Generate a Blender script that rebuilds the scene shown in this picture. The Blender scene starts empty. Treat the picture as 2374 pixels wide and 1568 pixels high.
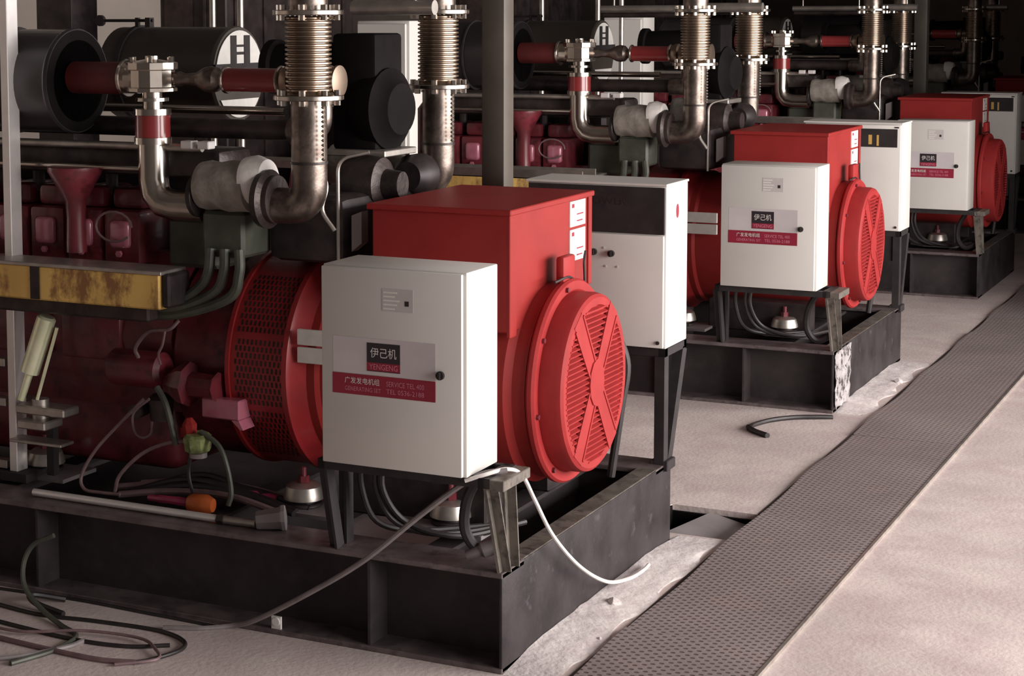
import bpy, bmesh, math, random
from mathutils import Vector, Matrix
random.seed(7)
S = bpy.context.scene
COL = S.collection
PI = math.pi

# ------------------------------------------------------------------ camera, light, exposure
def setup():
    cd = bpy.data.cameras.new('camera'); co = bpy.data.objects.new('camera', cd); COL.objects.link(co)
    yaw, pitch, roll = .4824, -.0939, .0048
    m = Matrix.Rotation(yaw, 3, 'Z') @ Matrix.Rotation(pitch, 3, 'X') @ Matrix.Rotation(roll, 3, 'Y')
    r, f, u = m.col[0], m.col[1], m.col[2]
    M = Matrix((( r.x, u.x, -f.x, 2.8573), (r.y, u.y, -f.y, -6.4521), (r.z, u.z, -f.z, 2.6092), (0, 0, 0, 1)))
    co.matrix_world = M
    cd.sensor_width = 36; cd.lens = 4260.5/2374*36
    cd.shift_x = (1187-886.9)/2374; cd.shift_y = -(784-428.8)/2374
    cd.clip_end = 200
    S.camera = co
    w = bpy.data.worlds.new('hall_daylight'); S.world = w; w.use_nodes = True
    bg = w.node_tree.nodes['Background']; bg.inputs[0].default_value = (1.0, .93, .90, 1); bg.inputs[1].default_value = .62
    # daylight through the open side of the hall (right, +X)
    def area(name, loc, tgt, sx, sy, e, c):
        d = bpy.data.lights.new(name, 'AREA'); d.shape = 'RECTANGLE'; d.size = sx; d.size_y = sy; d.energy = e; d.color = c
        o = bpy.data.objects.new(name, d); COL.objects.link(o); o.location = loc
        o.rotation_euler = (Vector(tgt)-Vector(loc)).to_track_quat('-Z', 'Y').to_euler()
    area('side_window_daylight', (7.6, 3.1, 2.5), (0, 3.1, 1.9), 12.6, 3.0, 1560, (1, .95, .92))
    S.view_settings.view_transform = 'Standard'; S.view_settings.look = 'None'
    S.view_settings.gamma = 1; S.view_settings.use_curve_mapping = False
    S.view_settings.exposure = .1
setup()

# ------------------------------------------------------------------ materials
def mat(name, col, rough=.5, metal=0, var=.12, scale=6, col2=None, c2lo=.45, c2hi=.6, bump=0, bscale=60, coat=0, spec=.5, stretch=(1, 1, 1)):
    m = bpy.data.materials.new(name); m.use_nodes = True
    nt = m.node_tree; N = nt.nodes; L = nt.links; b = N['Principled BSDF']
    tc = N.new('ShaderNodeTexCoord'); mp = N.new('ShaderNodeMapping'); L.new(tc.outputs['Object'], mp.inputs[0]); mp.inputs['Scale'].default_value = stretch
    n1 = N.new('ShaderNodeTexNoise'); n1.inputs['Scale'].default_value = scale; n1.inputs['Detail'].default_value = 5; L.new(mp.outputs[0], n1.inputs[0])
    r = N.new('ShaderNodeValToRGB')
    lo = [max(0, c*(1-var)) for c in col]; hi = [min(1, c*(1+var)) for c in col]
    r.color_ramp.elements[0].color = (*lo, 1); r.color_ramp.elements[1].color = (*hi, 1)
    r.color_ramp.elements[0].position = .35; r.color_ramp.elements[1].position = .65
    L.new(n1.outputs[0], r.inputs[0]); out = r.outputs[0]
    if col2:
        n2 = N.new('ShaderNodeTexNoise'); n2.inputs['Scale'].default_value = scale*2.3; n2.inputs['Detail'].default_value = 8; n2.inputs['Roughness'].default_value = .65
        L.new(mp.outputs[0], n2.inputs[0])
        r2 = N.new('ShaderNodeValToRGB'); r2.color_ramp.elements[0].position = c2lo; r2.color_ramp.elements[1].position = c2hi
        L.new(n2.outputs[0], r2.inputs[0])
        mx = N.new('ShaderNodeMix'); mx.data_type = 'RGBA'; L.new(r2.outputs[0], mx.inputs[0]); L.new(out, mx.inputs[6]); mx.inputs[7].default_value = (*col2, 1); out = mx.outputs[2]
    L.new(out, b.inputs['Base Color'])
    b.inputs['Roughness'].default_value = rough; b.inputs['Metallic'].default_value = metal
    b.inputs['Coat Weight'].default_value = coat; b.inputs['Coat Roughness'].default_value = .12; b.inputs['Specular IOR Level'].default_value = spec
    if bump:
        n3 = N.new('ShaderNodeTexNoise'); n3.inputs['Scale'].default_value = bscale; n3.inputs['Detail'].default_value = 4; L.new(mp.outputs[0], n3.inputs[0])
        bp = N.new('ShaderNodeBump'); bp.inputs['Strength'].default_value = bump; bp.inputs['Distance'].default_value = .02; L.new(n3.outputs[0], bp.inputs['Height']); L.new(bp.outputs[0], b.inputs['Normal'])
    return m
M = dict(
    red=mat('red_enamel', (.285, .026, .024), .5, 0, .08, 4, coat=.0, spec=.18),
    drumred=mat('drum_red_paint', (.34, .022, .026), .45, 0, .15, 5, coat=.1),
    redgrille=mat('red_grille_paint', (.34, .030, .030), .55, 0, .08, 8, spec=.2),
    engred=mat('dark_red_engine_paint', (.16, .021, .03), .42, 0, .25, 5, col2=(.05, .008, .012), c2lo=.5, c2hi=.7, coat=.3),
    engshiny=mat('glossy_pink_red_paint', (.50, .16, .22), .25, 0, .1, 9, coat=.6),
    cab=mat('off_white_powder_coat', (.66, .635, .60), .45, 0, .03, 3),
    cabtrim=mat('cabinet_edge_white', (.78, .75, .71), .4, 0, .03, 3),
    black=mat('black_paint', (.030, .026, .026), .6, 0, .2, 8, col2=(.045, .038, .038), c2lo=.55, c2hi=.75, spec=.3),
    skid=mat('black_skid_paint_dusty', (.042, .035, .035), .55, 0, .2, 5, col2=(.06, .05, .05), c2lo=.5, c2hi=.8, spec=.25),
    endgrey=mat('worn_grey_black_paint', (.036, .030, .031), .5, 0, .3, 5, spec=.2, col2=(.11, .095, .10), c2lo=.6, c2hi=.8, bump=.12, bscale=30),
    skidtop=mat('worn_lit_beam_edge', (.15, .12, .12), .4, .2, .3, 7, col2=(.06, .05, .05), c2lo=.5, c2hi=.7),  # worn flange paint, made lighter to carry the light on it
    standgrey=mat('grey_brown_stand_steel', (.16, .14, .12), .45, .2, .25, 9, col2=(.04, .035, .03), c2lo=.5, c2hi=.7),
    steel=mat('galvanised_steel', (.50, .46, .42), .38, .85, .15, 14),
    olive=mat('olive_grey_column_paint', (.105, .09, .075), .5, .2, .12, 5),
    chrome=mat('bright_pipe_steel', (.58, .52, .46), .22, 1, .1, 9),
    pipe=mat('weathered_exhaust_steel', (.24, .20, .175), .36, .9, .35, 9, col2=(.11, .08, .065), c2lo=.45, c2hi=.7, bump=.1, bscale=20),
    bellows=mat('bronze_bellows_steel', (.30, .225, .17), .34, .9, .15, 6),
    wrap=mat('grey_brown_insulation', (.27, .24, .21), .75, .1, .25, 12, bump=.5, bscale=12),
    litwrap=mat('highlight_white_cuff', (.8, .76, .72), .6, 0, .05, 9, bump=.3, bscale=16),
    dark=mat('near_black_iron', (.035, .026, .026), .5, .3, .4, 9),
    brown=mat('dark_brown_iron', (.05, .037, .034), .45, .4, .4, 9, bump=.2, bscale=25),
    muff=mat('dark_grey_canister', (.035, .03, .032), .33, .2, .15, 4),
    oliv2=mat('olive_canister', (.055, .045, .036), .45, .1, .15, 4),
    brass=mat('yellow_passivated_metal', (.88, .56, .17), .35, .3, .2, 2.2, col2=(.34, .17, .07), c2lo=.5, c2hi=.62, stretch=(1.5, 1, .8)),
    lime=mat('pale_yellow_green_metal', (.93, .98, .66), .28, .5, .12, 12),
    green=mat('grey_green_hose', (.075, .08, .062), .5, .1, .25, 9),
    hose=mat('dark_rubber_hose', (.022, .018, .018), .5, 0, .3, 12),
    wire=mat('dusty_mauve_wire', (.19, .12, .125), .5, 0, .2, 15),
    greycable=mat('grey_sheathed_cable', (.22, .19, .19), .5, 0, .15, 15),
    whitecable=mat('white_cable', (.72, .67, .64), .45, 0, .1, 15),
    whitep=mat('white_print', (.75, .70, .68), .5, 0, .02, 3),
    pinkp=mat('pink_print', (.62, .20, .28), .5, 0, .05, 9),
    redlab=mat('crimson_label', (.28, .018, .04), .45, 0, .05, 9),
    blacklab=mat('black_label', (.03, .022, .028), .4, 0, .05, 9),
    greylab=mat('clear_grey_film', (.58, .53, .54), .4, 0, .04, 9),
    paper=mat('white_sticker', (.74, .72, .68), .5, 0, .05, 20),
    sticker=mat('printed_film', (.56, .52, .51), .4, 0, .04, 9),
    matblack=mat('matt_black_rubber', (.008, .0065, .0065), .75, 0, .2, 8, spec=.08),
    silver=mat('polished_silver_rod', (.92, .88, .86), .3, .55, .05, 9),
    sleeve=mat('shiny_red_sleeve', (.26, .03, .03), .3, 0, .15, 6, coat=.6),
    darksleeve=mat('dark_red_sleeve', (.10, .014, .014), .5, 0, .2, 6),
    orange=mat('orange_plastic', (.42, .09, .02), .4, 0, .2, 12),
    magenta=mat('magenta_plastic', (.30, .03, .08), .4, 0, .3, 12),
    floor=mat('pinkish_concrete', (.66, .565, .535), .72, 0, .12, 1.3, col2=(.55, .43, .43), c2lo=.42, c2hi=.72, bump=.15, bscale=40),
    grout=mat('pale_cement_grout', (.66, .60, .585), .85, 0, .1, 3, col2=(.50, .41, .42), c2lo=.45, c2hi=.75, bump=.3, bscale=30),
    wall=mat('beige_plaster', (.66, .57, .50), .85, 0, .06, 1.5),
    ceil=mat('dark_roof_sheet', (.12, .11, .105), .8, 0, .1, 2),
    plateg=mat('grey_steel_plate', (.30, .27, .27), .4, .4, .15, 4),
)
def cover_mat():
    m = mat('embossed_trench_plate', (.30, .255, .25), .5, .15, .14, 1.1, col2=(.36, .275, .255), c2lo=.5, c2hi=.75)
    nt = m.node_tree; N = nt.nodes; L = nt.links; b = N['Principled BSDF']
    tc = N.new('ShaderNodeTexCoord'); mp = N.new('ShaderNodeMapping'); L.new(tc.outputs['Object'], mp.inputs[0]); mp.inputs['Rotation'].default_value = (0, 0, PI/4); mp.inputs['Scale'].default_value = (1, 1.3, 1)
    v = N.new('ShaderNodeTexVoronoi'); v.voronoi_dimensions = '2D'; v.inputs['Scale'].default_value = 24; v.inputs['Randomness'].default_value = .08; L.new(mp.outputs[0], v.inputs[0])
    r = N.new('ShaderNodeValToRGB'); r.color_ramp.elements[0].position = .17; r.color_ramp.elements[1].position = .33
    L.new(v.outputs['Distance'], r.inputs[0])
    old = b.inputs['Base Color'].links[0].from_socket
    mx = N.new('ShaderNodeMix'); mx.data_type = 'RGBA'; mx.inputs[6].default_value = (.11, .085, .085, 1); L.new(r.outputs[0], mx.inputs[0]); L.new(old, mx.inputs[7]); L.new(mx.outputs[2], b.inputs['Base Color'])
    bp = N.new('ShaderNodeBump'); bp.inputs['Strength'].default_value = .5; bp.inputs['Distance'].default_value = .004; L.new(r.outputs[0], bp.inputs['Height']); L.new(bp.outputs[0], b.inputs['Normal'])
    return m
M['cover'] = cover_mat()

# ------------------------------------------------------------------ mesh builder
def frame(d):
    d = Vector(d).normalized()
    a = Vector((0, 0, 1)) if abs(d.z) < .9 else Vector((1, 0, 0))
    u = a.cross(d).normalized(); return u, d.cross(u).normalized(), d
def arc(pts, rad, n=6):
    """round the corners of a polyline"""
    P = [Vector(p) for p in pts]; out = [P[0]]
    for i in range(1, len(P)-1):
        a, b, c = P[i-1], P[i], P[i+1]; u = (a-b); v = (c-b)
        r = min(rad, u.length*.48, v.length*.48)
        p0 = b+u.normalized()*r; p2 = b+v.normalized()*r
        for k in range(n+1):
            t = k/n; out.append((1-t)**2*p0+2*t*(1-t)*b+t*t*p2)
    out.append(P[-1]); return out
def spline(pts, n=8):
    P = [Vector(p) for p in pts]; P = [2*P[0]-P[1]]+P+[2*P[-1]-P[-2]]; out = []
    for i in range(1, len(P)-2):
        a, b, c, d = P[i-1:i+3]
        for k in range(n):
            t = k/n; out.append(.5*((2*b)+(c-a)*t+(2*a-5*b+4*c-d)*t*t+(3*b-a-3*c+d)*t**3))
    out.append(P[-2]); return out
class MB:
    def __init__(s): s.v = []; s.f = []; s.mi = []
    def add(s, vs, fs, mi=0):
        o = len(s.v); s.v += [Vector(v) for v in vs]
        for f in fs: s.f.append([i+o for i in f]); s.mi.append(mi)
        return s
    def box(s, a, b, bev=0, mi=0, seg=1):
        a = Vector(a); b = Vector(b)
        lo = Vector((min(a.x, b.x), min(a.y, b.y), min(a.z, b.z))); hi = Vector((max(a.x, b.x), max(a.y, b.y), max(a.z, b.z)))
        bm = bmesh.new(); bmesh.ops.create_cube(bm, size=1)
        for v in bm.verts: v.co = Vector([lo[i]+(v.co[i]+.5)*(hi[i]-lo[i]) for i in range(3)])
        if bev: bmesh.ops.bevel(bm, geom=list(bm.edges), offset=bev, segments=seg, affect='EDGES', profile=.5)
        bm.verts.index_update(); s.add([v.co for v in bm.verts], [[v.index for v in f.verts] for f in bm.faces], mi); bm.free(); return s
    def rev(s, p0, d, prof, n=24, mi=0, cap=True):
        """surface of revolution: prof = [(t along d, r)]"""
        u, w, d = frame(d); p0 = Vector(p0); vs = []; fs = []
        for t, r in prof:
            for k in range(n):
                a = 2*PI*k/n; vs.append(p0+d*t+(u*math.cos(a)+w*math.sin(a))*r)
        for i in range(len(prof)-1):
            for k in range(n):
                fs.append([i*n+k, i*n+(k+1) % n, (i+1)*n+(k+1) % n, (i+1)*n+k])
        if cap:
            if prof[0][1] > 1e-5: fs.append([k for k in range(n)][::-1])
            if prof[-1][1] > 1e-5: fs.append([(len(prof)-1)*n+k for k in range(n)])
        return s.add(vs, fs, mi)
    def cyl(s, p0, p1, r, n=20, mi=0, r2=None, ch=0):
        p0 = Vector(p0); p1 = Vector(p1); l = (p1-p0).length; r2 = r if r2 is None else r2
        pr = [(0, r-ch), (ch, r), (l-ch, r2), (l, r2-ch)] if ch else [(0, r), (l, r2)]
        return s.rev(p0, p1-p0, pr, n, mi)
    def tube(s, pts, r, n=10, mi=0):
        P = [Vector(p) for p in pts]; vs = []; fs = []; T = []
        for i in range(len(P)): T.append((P[min(i+1, len(P)-1)]-P[max(i-1, 0)]).normalized())
        u, w, _ = frame(T[0])
        for i, p in enumerate(P):
            if i: 
                q = T[i-1].rotation_difference(T[i]); u = q @ u; w = q @ w
            rr = r[i] if isinstance(r, (list, tuple)) else r
            for k in range(n): a = 2*PI*k/n; vs.append(p+(u*math.cos(a)+w*math.sin(a))*rr)
        for i in range(len(P)-1):
            for k in range(n): fs.append([i*n+k, i*n+(k+1) % n, (i+1)*n+(k+1) % n, (i+1)*n+k])
        fs.append(list(range(n))[::-1]); fs.append([(len(P)-1)*n+k for k in range(n)])
        return s.add(vs, fs, mi)
    def prism(s, poly, d, mi=0):
        """closed polygon (3D points) extruded by vector d"""
        n = len(poly); P = [Vector(p) for p in poly]; d = Vector(d)
        return s.add(P+[p+d for p in P], [list(range(n))[::-1], list(range(n, 2*n))]+[[i, (i+1) % n, n+(i+1) % n, n+i] for i in range(n)], mi)
    def bar(s, p0, p1, w, h, mi=0):
        p0 = Vector(p0); p1 = Vector(p1); u, v, d = frame(p1-p0)
        return s.prism([p0+u*w/2+v*h/2, p0-u*w/2+v*h/2, p0-u*w/2-v*h/2, p0+u*w/2-v*h/2], p1-p0, mi)
    def hexb(s, p, d, r, h, mi=0): return s.rev(p, d, [(0, r), (h, r)], 6, mi)
    def text(s, body, loc, width, height, xd, yd, mi=0):
        c = bpy.data.curves.new('t', 'FONT'); c.body = body; c.align_x = 'CENTER'; c.align_y = 'CENTER'; c.resolution_u = 2
        o = bpy.data.objects.new('t', c); COL.objects.link(o); bpy.context.view_layer.update()
        me = bpy.data.meshes.new_from_object(o.evaluated_get(bpy.context.evaluated_depsgraph_get()))
        xs = [v.co.x for v in me.vertices]; ys = [v.co.y for v in me.vertices]
        if xs:
            x0, x1, y0, y1 = min(xs), max(xs), min(ys), max(ys); xd = Vector(xd); yd = Vector(yd); loc = Vector(loc)
            s.add([loc+xd*((v.co.x-(x0+x1)/2)/(x1-x0)*width)+yd*((v.co.y-(y0+y1)/2)/(y1-y0)*height) for v in me.vertices], [list(p.vertices) for p in me.polygons], mi)
        bpy.data.objects.remove(o); bpy.data.curves.remove(c); bpy.data.meshes.remove(me); return s
    def build(s, name, mats, parent=None, label=None, ang=35, off=None):
        if not isinstance(mats, (list, tuple)): mats = [mats]
        off = Vector(off) if off is not None else (Vector(parent['_o']) if parent is not None else Vector((0, 0, 0)))
        me = bpy.data.meshes.new(name); me.from_pydata([v-off for v in s.v], [], s.f)
        for m in mats: me.materials.append(M[m] if isinstance(m, str) else m)
        me.polygons.foreach_set('material_index', s.mi); me.polygons.foreach_set('use_smooth', [True]*len(s.f))
        bm = bmesh.new(); bm.from_mesh(me); bmesh.ops.recalc_face_normals(bm, faces=bm.faces); bm.to_mesh(me); bm.free()
        me.set_sharp_from_angle(angle=math.radians(ang)); me.update()
        o = bpy.data.objects.new(name, me); COL.objects.link(o)
        if parent is not None: o.parent = parent; o['_o'] = tuple(off)
        else: o.location = off; o['_o'] = tuple(off)
        if label: o['label'] = label
        return o
def thing(name, loc, label, cat, group=None):
    o = bpy.data.objects.new(name, None); COL.objects.link(o); o.location = loc; o.empty_display_size = .1
    o['_o'] = tuple(loc); o['label'] = label; o['category'] = cat
    if group: o['group'] = group
    return o
def tag(o, label, cat, group=None):
    o['label'] = label; o['category'] = cat
    if group: o['group'] = group
    return o
def struct(o): o['kind'] = 'structure'; return o

# ------------------------------------------------------------------ the hall
mb = MB()
def slab(x0, x1, y0, y1, z0=-.3): mb.box((x0, y0, z0), (x1, y1, 0))
slab(-9, -.22, -9, 34); slab(.91, 9, -9, 34)
slab(-.22, .26, -9, 2.2); slab(-.22, .26, 2.72, 34)
mb.box((-9, -9, -.5), (9, 34, -.3))
struct(mb.build('floor', 'floor'))
struct(MB().box((-9.2, -9, -.5), (-9, 34, 6)).build('wall_left', 'wall'))
struct(MB().box((-9.2, 34, -.5), (9, 34.2, 6)).build('wall_back', 'wall'))
struct(MB().box((-9.2, -9.2, -.5), (9, -9, 6)).build('light_blocker_front', 'ceil'))  # unseen, added behind the camera to block fill light
struct(MB().box((2.0, 9.6, -.01), (2.2, 34, 6)).build('light_blocker_right', 'ceil'))  # unseen, added to shade the third row and beyond
mb = MB().box((-9.2, -9.2, 6), (9, 34.2, 6.2)); struct(mb.build('ceiling', 'ceil'))

# trench cover plates in the aisle: separate plates laid end to end
yy = -3.2; L_ = [1.9, 2.0, 2.0, 2.0, 2.0, 2.0, 2.0, 2.0, 2.0, 2.0, 2.0, 2.0]; GR = 'steel trench cover plates along the aisle'
words = ['nearest the camera', 'second from the camera', 'third from the camera', 'fourth from the camera', 'fifth from the camera', 'sixth from the camera', 'seventh from the camera', 'eighth from the camera', 'ninth from the camera', 'tenth from the camera', 'eleventh from the camera', 'twelfth from the camera']
for i, l in enumerate(L_):
    n = 12; v = []; f = []
    for k in range(n+1):
        for (x, z) in ((.265, .016+.006*math.sin(i*1.7+k*.5)), (.9, .014)):
            v.append((x+(.006*math.sin(i*2+k*.8) if x < .5 else 0), yy+.001+(l-.002)*k/n, z))
    for k in range(n): f.append([2*k, 2*k+1, 2*k+3, 2*k+2])
    m = len(v); v += [(a, b, c-.012) for a, b, c in v]; f += [[q+m for q in g][::-1] for g in f]
    for k in range(n): f += [[2*k, 2*k+2, 2*k+2+m, 2*k+m], [2*k+1, 2*k+1+m, 2*k+3+m, 2*k+3]]
    f += [[0, m, m+1, 1], [2*n, 2*n+1, m+2*n+1, m+2*n]]
    tag(MB().add(v, f).build('trench_cover_plate', 'cover'), 'dimpled grey steel trench cover plate in the aisle floor, '+words[i], 'cover plate', GR)
    yy += l
tag(MB().box((.9, -3.2, 0), (.915, 20.7, .017)).build('trench_edge_angle', 'steel'), 'thin bright steel edging along the right side of the trench plates', 'edging')
struct(MB().box((.245, -3.2, 0), (.262, 2.2, .004)).box((.245, 2.72, 0), (.262, 20.7, .004)).build('trim_1', 'dark'))
struct(MB().box((-.2195, 2.7, -.299), (.2595, 2.7195, -.03)).box((-.2195, 2.205, -.299), (-.21, 2.7, -.002)).box((-.2195, 2.205, -.299), (.2595, 2.7, -.29)).build('pit_shade_liner', 'matblack'))  # black lining that puts the pit's shade into its colour
# ramp plate in the open cross trench
tag(MB().prism([(-.10, 2.203, -.012), (-.0, 2.697, -.012), (.258, 2.697, -.07), (.258, 2.203, -.09)], (0, 0, -.012)).build('ramp_plate', 'plateg'), 'smooth grey sheet slanting into the open cross trench by the front skid', 'plate')

# grout banks and debris at the skid ends
def lump(name, x0, x1, y0, y1, h, nx=10, ny=26, seed=1, m='grout'):
    rnd = random.Random(seed); v = []; f = []
    for j in range(ny+1):
        for i in range(nx+1):
            a = i/nx; b = j/ny; e = min(1, 4*min(1-a, b, 1-b)) if 1 else 0
            e = max(0, min(1, min(4*(1-a), 6*b, 6*(1-b))))
            x = x0+(x1-x0)*a+rnd.uniform(-.006, .006)*(0 < i < nx)+(.03*math.sin(b*23+seed) if i == nx else 0)
            v.append((x, y0+(y1-y0)*b, .001+h*e*(.25+.75*(1-a)**1.5)*rnd.uniform(.85, 1.1)))
    for j in range(ny):
        for i in range(nx): k = j*(nx+1)+i; f.append([k, k+1, k+nx+2, k+nx+1])
    m2 = len(v); v += [(a, b, -.002) for a, b, c in v]; f += [[q+m2 for q in g][::-1] for g in f]
    def ring(): 
        r = list(range(nx+1))+[j*(nx+1)+nx for j in range(1, ny+1)]+[ny*(nx+1)+i for i in range(nx-1, -1, -1)]+[j*(nx+1) for j in range(ny-1, 0, -1)]
        return r
    r = ring(); f += [[r[i], r[i]+m2, r[(i+1) % len(r)]+m2, r[(i+1) % len(r)]] for i in range(len(r))]
    return MB().add(v, f).build(name, m, ang=80)
tag(lump('cement_grout', .002, .23, .0, 2.17, .035, seed=3), 'rough pale cement grout banked along the end of the front skid', 'grout')
tag(lump('cement_grout', .002, .2, 5.3, 7.3, .03, seed=5), 'rough pale cement grout along the end of the second skid', 'grout')
stones = [((.10, .98), .035, 'white chip of cement beside the front skid end, next to a dark gap'), ((.2, .55), .012, 'tiny pale stone on the floor near the trench plates'), ((.17, 6.45), .03, 'white chip of cement beside the second skid end')]
for k, ((x, y), r, lb) in enumerate(stones):
    bm = bmesh.new(); bmesh.ops.create_icosphere(bm, subdivisions=1, radius=r)
    q = MB().add([Vector((v.co.x*random.uniform(.8, 1.3)+x, v.co.y*random.uniform(.8, 1.3)+y, max(.0, v.co.z*.8+r*.5))) for v in bm.verts], [[v.index for v in g.verts] for g in bm.faces]); bm.free()
    tag(q.build('cement_chip', 'grout', ang=5), lb, 'debris', 'loose chips of cement')

# ------------------------------------------------------------------ genset unit (built once for the nearest row, copied for the rows behind)
ROW = ['nearest', 'second', 'third', 'fourth', 'fifth']
DY = [0, 5.2743, 10.554, 15.83, 21.1]
UNIT = []     # (object, label template, rows)
def U(name, loc, tmpl, cat, group, rows=(1, 2, 3)):
    t = thing(name, loc, tmpl.format(r=ROW[0]), cat, group); UNIT.append((t, tmpl, rows)); return t

# --- skid
t = U('skid_frame', (-2.4, 1.02, 0), 'black steel base skid on the floor under the generator of the {r} row', 'skid', 'generator skids', (1, 2, 3, 4))
def ibeam(y0, y1, yw):
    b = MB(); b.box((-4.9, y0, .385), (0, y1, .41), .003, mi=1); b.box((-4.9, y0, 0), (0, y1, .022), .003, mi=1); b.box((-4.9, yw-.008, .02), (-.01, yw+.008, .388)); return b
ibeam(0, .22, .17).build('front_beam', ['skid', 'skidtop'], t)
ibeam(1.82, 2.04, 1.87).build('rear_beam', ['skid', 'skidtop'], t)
MB().box((-.016, .002, .0), (0, 2.04, .408), .006, seg=2).box((-.10, .2, .390), (-.004, 1.84, .411), .003, mi=1).build('end_plate', ['endgrey', 'standgrey'], t, 'scuffed dark grey end plate')  # top flange in a lighter grey that paints in its lit look
for x in (-.42, -1.55, -2.7, -3.9):
    MB().box((x-.06, .17, .36), (x+.06, 1.88, .38), .002).box((x-.007, .17, .03), (x+.007, 1.88, .36)).build('cross_beam', 'skid', t)
for x in (-.60, -2.3, -4.0):
    MB().box((x-.006, .012, .022), (x+.006, .165, .386)).build('stiffener', 'skid', t)
MB().box((-4.8, .2, .30), (-1.6, 1.85, .315)).build('deck', 'dark', t)
# --- vibration mounts
for (x, y, w, nm) in ((-1.17, .47, (1, 2), 'left of the switch box stand'), (-.46, .50, (1, 2), 'under the switch box'), (-2.6, .47, (), 'below the engine')):
    t = U('vibration_mount', (x, y, .41), 'silver domed vibration mount '+nm+', {r} row', 'mount', 'vibration mounts', w)
    MB().prism([(x-.24, y-.03, .41), (x-.1, y-.13, .41), (x+.2, y-.13, .41), (x+.2, y+.13, .41), (x-.24, y+.13, .41)], (0, 0, .018)).build('base_plate', 'plateg', t)
    MB().cyl((x, y, .428), (x, y, .445), .085, 24, ch=.005).cyl((x, y, .445), (x, y, .462), .06, 20).build('lower_housing', 'dark', t)
    MB().rev((x, y, .462), (0, 0, 1), [(0, .092), (.02, .09), (.055, .078), (.068, .06), (.07, 0)], 28).build('dome', 'steel', t)
    MB().hexb((x, y, .532), (0, 0, 1), .025, .03).cyl((x, y, .56), (x, y, .60), .013, 10).build('bolt', 'engred', t)

# --- alternator
AX = (.952, 1.0)
t = U('alternator', (-.7, .952, .41), 'bright red alternator with terminal box and round louvred end cover, {r} row', 'alternator', 'red alternators')
def xa(x, y=AX[0], z=AX[1]): return (x, y, z)
MB().rev(xa(-1.22), (1, 0, 0), [(0, .455), (.02, .47), (.1, .47), (.12, .455), (1.0, .455), (1.03, .43), (1.09, .43)], 64).build('body', 'red', t)
for y in (.6, 1.3): MB().box((-1.0, y-.09, .41), (-.3, y+.09, .62), .01).build('foot', 'dark', t)
# end flange ring
MB().rev(xa(-.125), (1, 0, 0), [(0, .35), (0, .435), (.012, .447), (.03, .447), (.042, .438), (.042, .40), (.03, .385), (.03, .35)], 72, cap=False).build('end_flange', 'redgrille', t, 'bright red ring flange')
fc = MB()
fc.rev(xa(-.11), (1, 0, 0), [(0, .392), (.10, .392), (.122, .386), (.132, .372), (.132, .34), (.118, .335), (.118, .30), (.09, .30)], 72, cap=False)
# cross, hub
def P2(y, z, x): return (x, AX[0]+y, AX[1]+z)
xf = .022
hub = [P2(.085*math.cos(a*PI/6), .105*math.sin(a*PI/6), xf-.012) for a in range(12)]
fc.prism(hub, (.02, 0, 0))
for a in (55, 125, 235, 305):
    a = math.radians(a); d = Vector((math.cos(a), math.sin(a))); n_ = Vector((-d.y, d.x))
    q = [d*.05+n_*.042, d*.37+n_*.05, d*.37-n_*.05, d*.05-n_*.042]
    fc.prism([P2(k.x, k.y, xf-.014) for k in q], (.016, 0, 0))
    for sgn in (-1, 1):
        fc.bar(P2(*(d*.07+n_*.044*sgn), xf), P2(*(d*.35+n_*.052*sgn), xf), .012, .012)
fco = fc.build('fan_cover', 'redgrille', t, 'lighter red louvred cover', 30)
MB().rev(xa(-.045), (1, 0, 0), [(0, .33), (.015, .33)], 48).build('fan_shade_disc', 'dark', fco)  # dark disc painting the shade in the gaps between the slats
lv = MB(); z = -.335
def insector(y, z):
    r = math.hypot(y, z)
    if r > .345 or r < .078: return False
    for a in (55, 125, 235, 305):
        a = math.radians(a); u = y*math.cos(a)+z*math.sin(a); w = -y*math.sin(a)+z*math.cos(a)
        if u > 0 and abs(w) < .046: return False
    return True
while z < .34:
    y = -.34; st = None
    while y <= .362:
        ok = insector(y, z)
        if ok and st is None: st = y
        if (not ok) and st is not None:
            if y-st > .02:
                y0, y1 = st-.004, y-.002
                lv.prism([P2(y0, z-.007, xf+.002), P2(y0, z-.001, xf+.003), P2(y0, z+.008, xf-.018), P2(y0, z+.002, xf-.019)], (0, y1-y0, 0))
            st = None
        y += .004
    z += .0235
lv.build('louvre_slats', 'redgrille', fco)
for a in range(8):
    a = a*PI/4+.2; MB().hexb(P2(.418*math.cos(a), .418*math.sin(a), -.083), (1, 0, 0), .012, .012).build('flange_bolt', 'engred', t)
# terminal box
MB().box((-.83, .49, 1.27), (-.19, 1.414, 1.768), .006).build('terminal_box', 'red', t)
MB().box((-.85, .472, 1.765), (-.172, 1.43, 1.79), .004).build('lid', 'red', t)
MB().box((-.2, .49, 1.25), (-.182, .56, 1.77), .003).build('side_frame', 'red', t); MB().box((-.2, 1.38, 1.36), (-.18, 1.42, 1.77), .003).build('side_frame', 'red', t)
for z0, z1 in ((1.645, 1.76), (1.49, 1.632)):
    MB().box((-.19, 1.16, z0), (-.184, 1.345, z1)).box((-.184, 1.18, z1-.03), (-.1835, 1.21, z1-.012), mi=1).box((-.184, 1.24, z0+.02), (-.1835, 1.31, z0+.026), mi=1).box((-.184, 1.24, z0+.05), (-.1835, 1.32, z0+.056), mi=1).build('warning_label', ['paper', 'redlab'], t, 'white printed sticker')
b = MB().prism([(-.18, 1.2, 1.40), (-.18, 1.36, 1.40), (-.12, 1.36, 1.50), (-.12, 1.26, 1.50)], (.02, 0, 0))
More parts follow.
